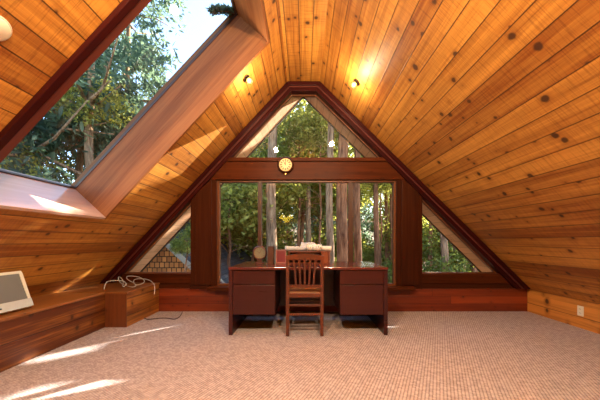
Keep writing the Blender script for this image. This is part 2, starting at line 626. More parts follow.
# back wall, low red planks
w = MB()
w.box(-3.05, 3.42, YW, 4.06, 0.0, 0.338, off=(0, 0.0), along=Vector((1, 0, 0)))
structure(w.build('wall_back', M['redplank']))

# trims of the back wall
def line_off(d):
    """ceiling outline moved inwards by d: (left a, left apex, right apex, right a)"""
    def L(z):
        return xl(z) + d * math.sqrt(1 + KL * KL) / KL

    def Rr(z):
        return xr(z) - d * math.sqrt(1 + KR * KR) / KR
    return L, Rr, ZT - d


tn = [1]


def trim(mb, mat, bevel=0.0):
    tn[0] += 1
    return structure(mb.build('trim_%d' % tn[0], mat, bevel=bevel))


def rake(side, d0, d1, y0, y1, zb):
    L0, R0, z0 = line_off(d0)
    L1, R1, z1 = line_off(d1)
    m = MB()
    if side == 'L':
        m.prism([(L0(zb), zb), (L1(zb), zb), (L1(z1), z1), (L0(z0), z0)], y0, y1)
    elif side == 'R':
        m.prism([(R1(zb), zb), (R0(zb), zb), (R0(z0), z0), (R1(z1), z1)], y0, y1)
    else:
        m.prism([(L1(z1), z1), (R1(z1), z1), (R0(z0), z0), (L0(z0), z0)], y0, y1)
    return m


for s, zb in (('L', 0.426), ('R', 0.345), ('T', 0)):
    trim(rake(s, 0.002, 0.062, 3.85, 4.06, zb), M['rake'], 0.006)
    trim(rake(s, 0.062, 0.074, 3.87, 4.06, zb), M['rakelight'])  # paler strip paints a highlight line between the trim steps
    trim(rake(s, 0.074, 0.125, 3.885, 4.06, zb), M['rake'], 0.004)

L12, R12, z12 = line_off(0.124)
# dark recessed strip and the boards under the side windows
m = MB(); m.box(-2.97, -1.40, 3.965, 4.06, 0.338, 0.412); trim(m, M['post'])
m = MB(); m.box(1.50, 3.24, 3.965, 4.06, 0.338, 0.412); trim(m, M['post'])
m = MB(); m.prism([(L12(0.412) - .05, 0.412), (-1.66, 0.412), (-1.66, 0.555), (L12(0.555) - .05, 0.555)], 3.945, 4.06, along=(1, 0, 0)); trim(m, M['beam'], 0.004)
m = MB(); m.prism([(1.73, 0.412), (R12(0.412) + .05, 0.412), (R12(0.555) + .05, 0.555), (1.73, 0.555)], 3.945, 4.06, along=(1, 0, 0)); trim(m, M['beam'], 0.004)
# posts
for x0, x1 in ((-1.67, -1.285), (1.359, 1.743)):
    zt0 = 1.945
    m = MB()
    if x0 < 0:
        m.prism([(x0, 0.338), (x1, 0.338), (x1, 1.945), (L12(1.945) - 0.03, 1.945), (x0, min(1.945, ZT - (XL - x0) * KL - 0.13))], 3.93, 4.06, along=(0, 0, 1))
    else:
        m.prism([(x0, 0.338), (x1, 0.338), (x1, ZT - (x1 - XR) * KR - 0.13), (R12(1.945) + 0.03, 1.945), (x0, 1.945)], 3.93, 4.06, along=(0, 0, 1))
    trim(m, M['post'], 0.004)
    m = MB()
    xa, xb = (x0 + 0.075, x1 - 0.07)
    zt = (ZT - (XL - xa) * KL - 0.16) if x0 < 0 else (ZT - (xb - XR) * KR - 0.16)
    zi = 1.93
    if x0 < 0:
        m.prism([(xa, 0.39), (xb, 0.39), (xb, zi), (L12(zi) + .02, zi), (xa, zt)], 3.905, 3.93, along=(0, 0, 1))
    else:
        m.prism([(xa, 0.39), (xb, 0.39), (xb, zt), (R12(zi) - .02, zi), (xa, zi)], 3.905, 3.93, along=(0, 0, 1))
    trim(m, M['post'], 0.006)
# collar beam and its top ledge
m = MB(); m.prism([(L12(1.94) - .03, 1.94), (R12(1.94) + .03, 1.94), (R12(2.207) + .03, 2.207), (L12(2.207) - .03, 2.207)], 3.915, 4.06, along=(1, 0, 0)); trim(m, M['beam'], 0.006)
m = MB(); m.prism([(L12(2.207) - .06, 2.207), (R12(2.207) + .06, 2.207), (R12(2.26) + .06, 2.26), (L12(2.26) - .06, 2.26)], 3.895, 4.06, along=(1, 0, 0)); trim(m, M['beam'], 0.004)
# sill of the middle window and small blocks under the posts
m = MB(); m.box(-1.39, 1.60, 3.82, 4.06, 0.332, 0.378); trim(m, M['beam'], 0.004)
m = MB(); m.box(-1.66, -1.392, 3.87, 3.93, 0.345, 0.388); trim(m, M['post'], 0.004)

# windows
def wthing(n):
    o = bpy.data.objects.new('window_%d' % n, None)
    COL.objects.link(o)
    return structure(o)


YG = 4.0


def beads(poly, w_, y0, y1, mat, parent):
    """frame that follows the inside of a polygon"""
    m = MB()
    P = [Vector((x, 0, z)) for x, z in poly]
    n = len(P)
    inner = []
    for i in range(n):
        e0 = (P[i] - P[i - 1]).normalized()
        e1 = (P[(i + 1) % n] - P[i]).normalized()
        n0 = Vector((-e0.z, 0, e0.x))
        n1 = Vector((-e1.z, 0, e1.x))
        bis = (n0 + n1).normalized()
        inner.append(P[i] + bis * (w_ / max(0.2, bis.dot(n0))))
    for i in range(n):
        j = (i + 1) % n
        m.prism([(P[i].x, P[i].z), (P[j].x, P[j].z), (inner[j].x, inner[j].z), (inner[i].x, inner[i].z)], y0, y1)
    return m.build('frame', mat, parent)


def pane(poly, parent):
    m = MB()
    m.face([(x, YG, z) for x, z in poly])
    return m.build('pane', M['glass'], parent)


tri_l = [(L12(0.555), 0.555), (-1.67, 0.555), (-1.67, ZT - (XL + 1.67) * KL - 0.124 * math.sqrt(1 + KL * KL))]
tri_r = [(1.743, 0.555), (R12(0.555), 0.555), (1.743, ZT - (1.743 - XR) * KR - 0.124 * math.sqrt(1 + KR * KR))]
gab = [(L12(2.26), 2.26), (R12(2.26), 2.26), (R12(z12), z12), (L12(z12), z12)]
cen = [(-1.285, 0.378), (1.359, 0.378), (1.359, 1.94), (-1.285, 1.94)]
w1 = wthing(1); pane(tri_l, w1); beads(tri_l, 0.018, 3.985, 4.03, M['frame'], w1)
w2 = wthing(2); beads(cen, 0.028, 3.96, 4.03, M['frame'], w2)
mx_ = [(-0.687, -0.628), (0.659, 0.733)]
for a, bb in mx_:
    m = MB(); m.box(a, bb, 3.965, 4.03, 0.406, 1.912); m.build('mullion', M['mullion'], w2, bevel=0.004)
for a, bb in ((-1.285, -0.66), (-0.66, 0.70), (0.70, 1.359)):
    pane([(a, 0.378), (bb, 0.378), (bb, 1.94), (a, 1.94)], w2)
w3 = wthing(3); pane(tri_r, w3); beads(tri_r, 0.018, 3.985, 4.03, M['frame'], w3)
w4 = wthing(4); pane(gab, w4); beads(gab, 0.014, 3.985, 4.03, M['frame'], w4)

# skylight
w5 = wthing(5)


def sl_box(t0, t1, n0, n1, y0, y1, name, mat, bevel=0.003):
    m = MB()
    m.hexa([PL(t0, n0, y0), PL(t1, n0, y0), PL(t1, n0, y1), PL(t0, n0, y1), PL(t0, n1, y0), PL(t1, n1, y0), PL(t1, n1, y1), PL(t0, n1, y1)])
    return m.build(name, mat, w5, bevel=bevel)


ND = 0.435
sl_box(T0 - 0.03, T1 + 0.03, -0.012, ND + 0.06, Y1 - 0.004, Y1 + 0.026, 'jamb', M['jamb'])
sl_box(T0 - 0.03, T1 + 0.03, -0.012, ND + 0.06, Y0 + 0.035, Y0 + 0.10, 'jamb', M['rakelight'])
sl_box(T0 - 0.026, T0 + 0.004, -0.012, ND + 0.06, Y0 + 0.10, Y1, 'head', M['jamb'])
sl_box(T1 - 0.004, T1 + 0.026, -0.02, ND + 0.06, Y0 + 0.10, Y1, 'sill', M['sillglare'])
sl_box(T0 - 0.03, T1 + 0.03, -0.03, 0.03, Y0 - 0.012, Y0 + 0.035, 'casing', M['rake'])
m = MB()
m.face([PL(T0, ND, Y0 + .1), PL(T1, ND, Y0 + .1), PL(T1, ND, Y1), PL(T0, ND, Y1)])
m.build('pane', M['glass'], w5)
m = MB()
for t0, t1, y0, y1 in ((T0, T1, Y1 - 0.009, Y1 - 0.003), (T0, T0 + 0.014, Y0 + .1, Y1), (T1 - 0.014, T1, Y0 + .1, Y1), (T0, T1, Y0 + .1, Y0 + 0.114)):
    m.hexa([PL(t0, ND - .006, y0), PL(t1, ND - .006, y0), PL(t1, ND - .006, y1), PL(t0, ND - .006, y1), PL(t0, ND + .02, y0), PL(t1, ND + .02, y0), PL(t1, ND + .02, y1), PL(t0, ND + .02, y1)])
m.build('frame', M['mullion'], w5)

# roof overhang outside the back wall: sloping soffits with a dark edge board
YE = 4.37
dS = 0.125
qz = None
# apex of the two soffit planes
L5, R5, z5 = line_off(dS)
aL = L5(0)
aR = R5(0)
xa = (aL * KL + aR * KR) / (KL + KR)   # L: z=KL*(x-aL) ; R: z=KR*(aR-x)
xa = (KR * aR + KL * aL) / (KL + KR)
za = KL * (xa - aL)
for side in (-1, 1):
    m = MB()
    if side < 0:
        d, n, a0 = dl, nl, Vector((xa, 0, za))
    else:
        d, n, a0 = dr, nr, Vector((xa, 0, za))
    ln = (za - 0.0) / (-d.z)
    P = lambda t, k, y: a0 + d * t + n * k + Y_ * y
    q = [P(0, 0, 4.062), P(ln, 0, 4.062), P(ln, 0, YE), P(0, 0, YE)]
    q2 = [P(0, .12, 4.062), P(ln, .12, 4.062), P(ln, .12, YE), P(0, .12, YE)]
    if side > 0:
        pass
    m.face(q, Y_, d)
    m.face(q2[::-1], Y_, d)
    for i in range(4):
        j = (i + 1) % 4
        m.face([q[i], q2[i], q2[j], q[j]])
    trim(m, M['soffit'])
    m = MB()
    m.hexa([P(0, -.014, YE), P(ln, -.014, YE), P(ln, -.014, YE + .03), P(0, -.014, YE + .03), P(0, .16, YE), P(ln, .16, YE), P(ln, .16, YE + .03), P(0, .16, YE + .03)])
    trim(m, M['fasciadark'])

# ------------------------------------------------------------------ built-in box on the left
bx = thing('wooden_box', 'low knotty wooden box with a lid, jutting out below the left triangular window', 'box', (-2.27, 3.58, 0))
m = MB()
m.box(-2.395, -2.14, 3.225, 3.94, 0.0, 0.402)
m.build('body', M['bench'], bx, bevel=0.003)
m = MB()
m.box(-2.396, -2.138, 3.213, 3.2249, 0.0, 0.4015, along=Vector((0, 0, 1)))
m.build('end_panel', M['endpanel'], bx, bevel=0.002)
m = MB()
m.box(-2.93, -2.125, 3.205, 3.94, 0.402, 0.427)
m.build('lid', M['ledge'], bx, bevel=0.004)

# ------------------------------------------------------------------ desk
dk = thing('desk', 'wide dark mahogany double pedestal desk standing under the middle window', 'desk', (0.047, 3.36, 0))
DX0, DX1, DY0, DY1 = -0.833, 0.927, 2.944, 3.80
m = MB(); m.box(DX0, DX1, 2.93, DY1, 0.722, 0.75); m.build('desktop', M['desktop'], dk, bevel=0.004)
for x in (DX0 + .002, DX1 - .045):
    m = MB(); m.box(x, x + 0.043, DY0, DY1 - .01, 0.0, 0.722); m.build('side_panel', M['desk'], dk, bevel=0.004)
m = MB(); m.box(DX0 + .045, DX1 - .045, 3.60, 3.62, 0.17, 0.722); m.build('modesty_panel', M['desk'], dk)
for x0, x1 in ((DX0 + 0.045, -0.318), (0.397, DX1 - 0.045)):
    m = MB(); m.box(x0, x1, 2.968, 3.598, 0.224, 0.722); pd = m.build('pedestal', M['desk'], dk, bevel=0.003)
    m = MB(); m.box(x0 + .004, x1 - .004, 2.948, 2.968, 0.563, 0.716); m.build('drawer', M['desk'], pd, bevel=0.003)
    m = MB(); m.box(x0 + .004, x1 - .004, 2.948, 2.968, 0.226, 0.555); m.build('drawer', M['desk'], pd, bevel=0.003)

# ------------------------------------------------------------------ chair
ch = thing('slat_back_chair', 'cherry wood slat back chair with a tan padded seat pushed in at the desk', 'chair', (0.008, 3.08, 0))
X = 0.008
for s in (-1, 1):
    m = MB()
    xx = X + s * 0.187
    m.bar((xx, 2.925, 0), (xx, 2.905, 0.46), 0.036, 0.034, (0, 1, 0))
    m.bar((xx, 2.905, 0.455), (xx - s * 0.004, 2.865, 0.885), 0.034, 0.03, (0, 1, 0))
    m.build('rear_leg', M['chair'], ch, bevel=0.004)
    m = MB()
    m.bar((X + s * 0.205, 3.28, 0), (X + s * 0.205, 3.28, 0.44), 0.036, 0.036, (0, 1, 0))
    m.build('front_leg', M['chair'], ch, bevel=0.004)


def arc_bar(z0, z1, y, halfw, bow, th, rise=0.0, n=12):
    m = MB()
    for i in range(n):
        a, b2 = -1 + 2 * i / n, -1 + 2 * (i + 1) / n
        cs = []
        for zz in (z0, z1):
            for (k, yy) in ((a, 0), (b2, 0), (b2, th), (a, th)):
                r = rise * (1 - k * k)
                cs.append((X + k * halfw, y + bow * (k * k - 1) + yy, zz + (r if zz == z1 else r * 0.5)))
        m.hexa(cs, Vector((1, 0, 0)), (3, 7))
    return m


arc_bar(0.838, 0.882, 2.853, 0.205, 0.012, 0.026, 0.024).build('top_rail', M['chair'], ch)
arc_bar(0.535, 0.566, 2.885, 0.172, 0.008, 0.024).build('lower_rail', M['chair'], ch)
for k in range(5):
    q = (k - 2)
    m = MB()
    pts = [Vector((X + q * 0.047, 2.893, 0.555)), Vector((X + q * 0.052, 2.872, 0.70)), Vector((X + q * 0.060, 2.862, 0.85))]
    for a, b2, w_ in ((pts[0], pts[1], 0.021), (pts[1], pts[2], 0.024)):
        m.bar(a, b2, w_, 0.012, (0, 1, 0))
    m.build('slat', M['chair'], ch, bevel=0.002)
m = MB()
m.hexa([(X - .185, 2.90, .425), (X + .185, 2.90, .425), (X + .215, 3.31, .425), (X - .215, 3.31, .425),
        (X - .185, 2.90, .475), (X + .185, 2.90, .475), (X + .215, 3.31, .475), (X - .215, 3.31, .475)])
m.build('seat_frame', M['chair'], ch, bevel=0.004)
m = MB()
N = 14
g = []
for j in range(N + 1):
    for i in range(N + 1):
        a, b2 = i / N * 2 - 1, j / N * 2 - 1
        hw = 0.182 + 0.028 * (b2 + 1) / 2
        h = 0.475 + 0.042 * (1 - abs(a) ** 4) * (1 - abs(b2) ** 4)
        g.append(Vector((X + a * hw, 3.115 + b2 * 0.195, h)))
for j in range(N):
    for i in range(N):
        k = j * (N + 1) + i
        m.face([g[k], g[k + 1], g[k + N + 2], g[k + N + 1]])
m.build('cushion', M['cushion'], ch, smooth=True)
for z, y in ((0.24, 2.918), (0.34, 2.913)):
    m = MB(); m.bar((X - .18, y, z), (X + .18, y, z), 0.02, 0.026); m.build('stretcher', M['chair'], ch, bevel=0.003)
for s in (-1, 1):
    m = MB(); m.bar((X + s * .19, 2.92, 0.20), (X + s * .205, 3.28, 0.20), 0.02, 0.026); m.build('stretcher', M['chair'], ch, bevel=0.003)
m = MB(); m.bar((X - .2, 3.28, 0.30), (X + .2, 3.28, 0.30), 0.02, 0.026); m.build('stretcher', M['chair'], ch, bevel=0.003)

# ------------------------------------------------------------------ wall clock
wc = thing('wall_clock', 'round cream and dark wood clock hanging on the beam over the middle window', 'clock', (-0.269, 3.893, 2.145))
O = (-0.269, 3.893, 2.145)
m = MB(); m.lathe([(0, 0), (0.118, 0), (0.118, 0.02), (0.108, 0.034), (0.097, 0.034), (0.097, 0.02), (0, 0.02)], 8 * 5, O, 'Y'); m.build('case', M['post'], wc, smooth='auto')
m = MB(); m.lathe([(0, 0.022), (0.092, 0.022), (0.092, 0.028), (0.085, 0.031), (0, 0.031)], 40, O, 'Y'); m.build('dial', M['dial'], wc, smooth='auto')
m = MB()
for k in range(12):
    a = k * PI / 6
    d = Vector((math.sin(a), 0, math.cos(a)))
    p = Vector(O) + Vector((0, -0.033, 0))
    m.bar(p + d * 0.052, p + d * 0.079, 0.011, 0.004, (0, 1, 0))
m.build('numerals', M['numeral'], wc)
for a, l, w_ in ((0.06, 0.055, 0.006), (-0.55, 0.038, 0.008)):
    m = MB()
    d = Vector((math.sin(a), 0, math.cos(a)))
    p = Vector(O) + Vector((0, -0.036, 0))
    m.bar(p - d * 0.008, p + d * l, w_, 0.003, (0, 1, 0))
    m.build('hand', M['numeral'], wc)
m = MB(); m.lathe([(0, 0.0), (0.016, 0.0), (0.016, 0.02), (0.009, 0.026), (0, 0.026)], 12, (O[0] + 0.004, 3.893, O[2] - 0.129), 'Y'); m.build('knob', M['brass'], wc, smooth='auto')

# ------------------------------------------------------------------ things on the desk
ZD = 0.7502
YI = 3.42


def dx(px, y=YI):
    return (px - CX) / F * y


dc = thing('desk_clock', 'round dark wooden table clock with a grey dial at the left on the desk', 'clock', (dx(259.8), YI, ZD))
O = (dx(259.8), YI, ZD + 0.135)
m = MB(); m.lathe([(0, -0.02), (0.08, -0.02), (0.092, -0.008), (0.094, 0.006), (0.086, 0.02), (0.074, 0.022), (0.070, 0.012), (0, 0.012)], 40, O, 'Y'); m.build('case', M['brownbook'], dc, smooth='auto')
m = MB(); m.lathe([(0, 0.013), (0.0695, 0.013), (0.0695, 0.0145), (0, 0.0145)], 40, O, 'Y'); m.build('dial', M['dial2'], dc, smooth='auto')
m = MB()
for k in range(12):
    a = k * PI / 6
    d = Vector((math.sin(a), 0, math.cos(a)))
    p = Vector(O) + Vector((0, -0.0155, 0))
    m.bar(p + d * 0.048, p + d * 0.062, 0.005, 0.002, (0, 1, 0))
m.build('numerals', M['numeral'], dc)
for a, l in ((-0.9, 0.04), (0.5, 0.05)):
    m = MB(); d = Vector((math.sin(a), 0, math.cos(a))); p = Vector(O) + Vector((0, -0.017, 0))
    m.bar(p, p + d * l, 0.005, 0.002, (0, 1, 0)); m.build('hand', M['numeral'], dc)
m = MB()
m.box(O[0] - .05, O[0] + .05, YI - .035, YI + .035, ZD, ZD + .016)
m.box(O[0] - .03, O[0] + .03, YI - .018, YI + .018, ZD + .0155, ZD + .05)
m.build('base', M['brownbook'], dc, bevel=0.004)

bk = thing('book', 'tall dark brown leather book standing upright just right of the desk clock', 'book', (dx(271), YI, ZD))
xb0, xb1 = dx(268.2), dx(274)
m = MB(); m.box(xb0, xb0 + .006, YI - .06, YI + .10, ZD, ZD + .225); m.box(xb1 - .006, xb1, YI - .06, YI + .10, ZD, ZD + .225); m.box(xb0 + .0055, xb1 - .0055, YI - .06, YI - .054, ZD, ZD + .225); m.build('cover', M['brownbook'], bk, bevel=0.002)
m = MB(); m.box(xb0 + .0062, xb1 - .0062, YI - .053, YI + .095, ZD + .004, ZD + .22); m.build('pages', M['paper'], bk)

fr_ = thing('photo_frame', 'small maroon picture frame standing between the brown book and the wooden organizer', 'picture frame', (dx(281), YI, ZD))
x0, x1 = dx(275.8), dx(286.2)
m = MB()
m.box(x0, x1, YI, YI + .018, ZD, ZD + .018); m.box(x0, x1, YI, YI + .018, ZD + .162, ZD + .18)
m.box(x0, x0 + .014, YI, YI + .018, ZD + .018, ZD + .162); m.box(x1 - .014, x1, YI, YI + .018, ZD + .018, ZD + .162)
m.build('frame', M['pinkedge'], fr_, bevel=0.002)
m = MB(); m.box(x0 + .014, x1 - .014, YI + .006, YI + .014, ZD + .018, ZD + .162); m.build('picture', M['maroon'], fr_)
m = MB(); m.bar((dx(281), YI + .018, ZD + .13), (dx(281), YI + .075, ZD + .004), 0.03, 0.004, (1, 0, 0)); m.build('easel_leg', M['brownbook'], fr_)

og = thing('desk_organizer', 'brown wooden desktop paper organizer behind the chair back on the desk', 'organizer', (dx(309, 3.5), 3.5, ZD))
x0, x1, y0, y1 = dx(288.5, 3.42), dx(329.6, 3.42), 3.40, 3.70
xm = dx(321.5, 3.42)
for xx in (x0, xm, x1 - .014):
    m = MB(); m.box(xx, xx + .014, y0, y1, ZD, ZD + .145); m.build('side_panel', M['organizer'], og, bevel=0.002)
m = MB(); m.box(x0, x1, y0 - .004, y1, ZD + .145, ZD + .157); m.build('top', M['organizer'], og, bevel=0.002)
for z in (0.004, 0.05, 0.098):
    m = MB(); m.box(x0 + .014, xm, y0, y1 - .012, ZD + z, ZD + z + .008); m.build('shelf', M['organizer'], og)
m = MB(); m.box(x0 + .014, x1 - .014, y1 - .012, y1, ZD, ZD + .145); m.build('back_panel', M['organizer'], og)
m = MB(); m.box(xm + .016, x1 - .016, y0 + .004, y0 + .016, ZD + .003, ZD + .141); m.build('door', M['organizer'], og, bevel=0.002)
ZO = ZD + .1575


def roll(pa, pb, r, name, mat, label, wob=0.0, group=None):
    m = MB()
    pa, pb = Vector(pa), Vector(pb)
    n = 18
    pts = [pa.lerp(pb, i / n) for i in range(n + 1)]
    rs = [r * (1 + wob * math.sin(i * 1.9) * 0.5 + wob * random.uniform(-.5, .5)) for i in range(n + 1)]
    for i, p in enumerate(pts):
        p.z = ZO + max(rs[max(0, i - 1):i + 2]) + 0.001
    m.tube(pts, rs, 16, caps=False)
    rin = [q * 0.8 for q in rs]
    m.tube(pts[::-1], rin[::-1], 16, caps=False)
    for k, e in ((0, 1), (n, -1)):
        i0 = len(m.v)
        # ring ends
    o = m.build(name, mat, smooth=True)
    sol = o.modifiers.new('thick', 'SOLIDIFY')
    sol.thickness = 0.001
    return tag(o, label, 'paper', group)


roll((dx(316, 3.5), 3.52, 0), (dx(331.5, 3.5), 3.50, 0), 0.033, 'paper_roll', M['paper'], 'plain white paper roll at the right end on top of the wooden organizer', 0.03)
roll((dx(307), 3.43, 0), (dx(321.5), 3.43, 0), 0.043, 'paper_bundle', M['spotpaper'], 'white crumpled paper bundle with black spots lying in the middle on the organizer', 0.22)
roll((dx(285, 3.5), 3.50, 0), (dx(306, 3.5), 3.54, 0), 0.030, 'paper_bundle', M['cloth'], 'grey blue wrinkled paper bundle at the left end on the organizer', 0.3)
roll((dx(301, 3.62), 3.63, 0), (dx(315, 3.62), 3.63, 0), 0.055, 'paper_roll', M['cloth'], 'thick short greyish paper roll lying behind the bundles on the organizer', 0.08)

# ------------------------------------------------------------------ small fixtures
ol = thing('wall_outlet', 'ivory electric outlet plate on the right knee wall', 'outlet', (3.299, 3.183, 0.206))
m = MB(); m.box(3.293, 3.2995, 3.147, 3.219, 0.147, 0.265); m.build('plate', M['outlet'], ol, bevel=0.002)
for z in (0.182, 0.23):
    m = MB(); m.box(3.2905, 3.2935, 3.166, 3.20, z - .014, z + .014); sk = m.build('socket', M['outlet'], ol, bevel=0.004)
    m = MB()
    for yy in (3.176, 3.190):
        m.box(3.2898, 3.2908, yy - .0015, yy + .0015, z - .006, z + .006)
    m.build('slot', M['dark'], sk)

sd = thing('smoke_detector', 'round cream smoke detector on the left slope beside the skylight', 'smoke detector', tuple(PL(1.68, -0.001, 1.27)))
pos = None
u_, v_ = (-5 - CX) / F, (CY - 27) / F
yy = (ZT - H - KL * XL * -1 + 0) if False else (ZT - H + KL * (-XL)) / (v_ - KL * u_)
pos = Vector((u_ * yy, yy, H + v_ * yy))
sd.location = pos


def disc_on(P, n, prof, name, mat, parent, k=36):
    m = MB()
    m.lathe(prof, k, (0, 0, 0), 'Z')
    q = Vector((0, 0, 1)).rotation_difference(n)
    org = Vector(P)
    m.v = [q @ p + org for p in m.v]
    return m.build(name, mat, parent, smooth='auto')


disc_on(pos, -nl, [(0, 0.0005), (0.060, 0.0005), (0.060, 0.006), (0.054, 0.008), (0.052, 0.014), (0.044, 0.018), (0, 0.019)], 'cover', M['white'], sd)
disc_on(pos, -nl, [(0.0525, 0.0085), (0.0545, 0.0085), (0.0545, 0.011), (0.0525, 0.011)], 'vent', M['dark'], sd)


def spot(pos, n, aim, label):
    """small ceiling spotlight"""
    pos = Vector(pos)
    t = thing('ceiling_spotlight', label, 'ceiling light', tuple(pos - n * 0.001), 'ceiling spotlights')
    disc_on(pos, n, [(0, 0.001), (0.045, 0.001), (0.045, 0.012), (0.03, 0.02), (0, 0.021)], 'base', M['bronze'], t, 24)
    j = pos + n * 0.045
    m = MB(); m.tube([pos + n * 0.018, j], 0.008, 8); m.build('stem', M['bronze'], t, smooth='auto')
    a = Vector(aim).normalized()
    disc_on(j, a, [(0, -0.03), (0.018, -0.03), (0.024, -0.02), (0.036, 0.03), (0.034, 0.03), (0.022, -0.015), (0, -0.016)], 'lamp_shade', M['bronze'], t, 24)
    disc_on(j + a * 0.016, a, [(0, -0.02), (0.016, -0.014), (0.026, 0.006), (0.026, 0.014), (0.018, 0.024), (0, 0.029)], 'bulb', M['bulb'], t, 24)
    return j + a * 0.08 + n * 0.10


LIGHTS = []
pR = at(357, 82, 3.205) + Vector((0, 0, 0))
tR = (pR - AR).dot(dr)
pL_ = at(246, 78, 3.04)
tL = (pL_ - AL).dot(dl)
LIGHTS.append(spot(PR(tR, 0, 3.205), -nr, (-0.35, -0.85, -0.5), 'small glowing spotlight on the right slope near the gable'))
LIGHTS.append(spot(PL(tL, 0, 3.04), -nl, (0.35, -0.85, -0.5), 'small glowing spotlight on the left slope beside the skylight head'))
LIGHTS.append(spot(PR(tR, 0, 0.4), -nr, (-0.2, 0.6, -0.7), 'small glowing spotlight added out of view on the right slope over the room middle'))  # this and the next are unseen spots added to brighten the room
LIGHTS.append(spot(PL(tL, 0, 0.4), -nl, (0.2, 0.6, -0.7), 'small glowing spotlight added out of view on the left slope at the rear'))


def lamp(loc, power, color=(1.0, 0.77, 0.48), r=0.05):
    l = bpy.data.lights.new('lamp_light', 'POINT')
    l.energy = power
    l.color = color
    l.shadow_soft_size = r
    o = bpy.data.objects.new('lamp_light', l)
    COL.objects.link(o)
    o.location = loc
    return o


for p, e in zip(LIGHTS, (20, 20, 225, 225)):  # the strong pair belongs to the added unseen spots
    lamp(p, e)

# pendant behind the camera (seen mirrored in the window)
pn = thing('pendant_lamp', 'three shade amber pendant lamp hanging behind the viewpoint', 'pendant lamp', (-0.62, -1.0, ZT))
PX, PY, PZ = -0.60, -1.0, 1.82
zc = ZT - (XL - PX) * KL
m = MB(); m.tube([(PX, PY, zc + .02), (PX, PY, PZ + .12)], 0.008, 8); m.lathe([(0, zc - .03), (0.06, zc - .03), (0.06, zc + .05), (0, zc + .05)], 20, (PX, PY, 0)); m.build('stem', M['bronze'], pn)
for k in range(3):
    a = k * 2 * PI / 3 + 0.4
    e = Vector((PX + 0.15 * math.cos(a), PY + 0.15 * math.sin(a), PZ - 0.08 * (k == 2)))
    m = MB(); m.tube([(PX, PY, PZ + .13), e + Vector((0, 0, .10))], 0.007, 8); m.build('arm', M['bronze'], pn)
    m = MB(); m.lathe([(0, .11), (0.04, .105), (0.085, .06), (0.105, 0.0), (0.07, -0.045), (0, -0.06)], 24, tuple(e)); m.build('shade', M['shadeglow'], pn, smooth='auto')

# monitor on the ledge
mo = thing('monitor', 'small silver white flat television leaning on the ledge under the skylight', 'television', (-2.46, 2.16, 0.425))
th = math.radians(20)
up = Vector((-math.sin(th), 0, math.cos(th)))
nn = Vector((math.cos(th), 0, math.sin(th)))
B0 = Vector((-2.475, 0, 0.444))


def mob(h0, h1, y0, y1, n0, n1):
    m = MB()
    q = lambda h, n, y: B0 + up * h + nn * n + Y_ * y
    m.hexa([q(h0, n0, y0), q(h0, n0, y1), q(h0, n1, y1), q(h0, n1, y0), q(h1, n0, y0), q(h1, n0, y1), q(h1, n1, y1), q(h1, n1, y0)])
    return m


my0, my1, mh = 1.90, 2.445, 0.345
mob(0, mh, my0, my1, -0.045, 0.0).build('casing', M['bezel'], mo, bevel=0.012)
m = mob(mh - .026, mh - .002, my0 + .004, my1 - .004, 0, 0.008)
for q in (mob(0.08, mh - .026, my0 + .004, my0 + .03, 0, .008), mob(0.08, mh - .026, my1 - .03, my1 - .004, 0, .008)):
    k = len(m.v); m.v += q.v; m.f += [[i + k for i in f_] for f_ in q.f]; m.uv += q.uv
m.build('bezel', M['bezel'], mo, bevel=0.003)
mob(0.004, 0.08, my0 + .004, my1 - .004, 0, 0.012).build('control_panel', M['bezel2'], mo, bevel=0.003)
mob(0.08, mh - .026, my0 + .03, my1 - .03, 0, 0.003).build('screen', M['screen'], mo)
mob(0.03, 0.042, 2.17, 2.185, 0.012, 0.016).build('button', M['dark'], mo)

# cords
def cord(pts, r, name, mat, label):
    cu = bpy.data.curves.new(name, 'CURVE')
    cu.dimensions = '3D'
    cu.bevel_depth = r
    cu.bevel_resolution = 3
    cu.resolution_u = 8
    s = cu.splines.new('NURBS')
    s.points.add(len(pts) - 1)
    for p, q in zip(s.points, pts):
        p.co = (*q, 1)
    s.use_endpoint_u = True
    s.order_u = 3
    cu.materials.append(mat)
    o = bpy.data.objects.new(name, cu)
    COL.objects.link(o)
    dg = bpy.context.evaluated_depsgraph_get()
    me = bpy.data.meshes.new_from_object(o.evaluated_get(dg))
    bpy.data.objects.remove(o)
    o = bpy.data.objects.new(name, me)
    COL.objects.link(o)
    me.polygons.foreach_set('use_smooth', [True] * len(me.polygons))
    return tag(o, label, 'cord')


zt = 0.4325
cpx = [(104, 289.5, 3.30), (105, 282, 3.34), (112, 280.5, 3.4), (124, 280.5, 3.45), (127, 285, 3.5), (122, 287.5, 3.35), (124, 281, 3.6), (118, 275, 3.75),
       (119, 283, 3.7), (132, 288, 3.45), (138, 285, 3.5), (126, 279, 3.7), (127, 275.5, 3.8), (141, 277, 3.8), (146, 282, 3.7), (137, 286, 3.6), (133, 282, 3.7), (135, 278.5, 3.75),
       (148, 279, 3.7), (154, 283.5, 3.6), (155.2, 289, 3.56), (154.3, 294, 3.55)]
pts = []
for a, b2, y in cpx:
    p = at(a, b2, y)
    if p.z < zt and p.x < -2.12:
        k = (H - zt) / (H - p.z)
        p = Vector((p.x * k, p.y * k, zt))
        p.y = min(p.y, 3.90)
    pts.append(p)
cord(pts, 0.0045, 'power_cord', M['cord'], 'tangled pale grey cord lying on the lid of the wooden box')
pts = []
for a, b2 in ((143, 317.5), (146, 320), (152, 319.5), (160, 318.5), (168, 318.5), (174, 320), (179, 318), (182, 314), (182.5, 311.8)):
    y = H * F / (b2 - CY)
    pts.append(((a - CX) / F * y, min(y, 3.92), 0.006))
cord(pts, 0.006, 'floor_cord', M['blackcord'], 'dark cord curling over the carpet in front of the wooden box')

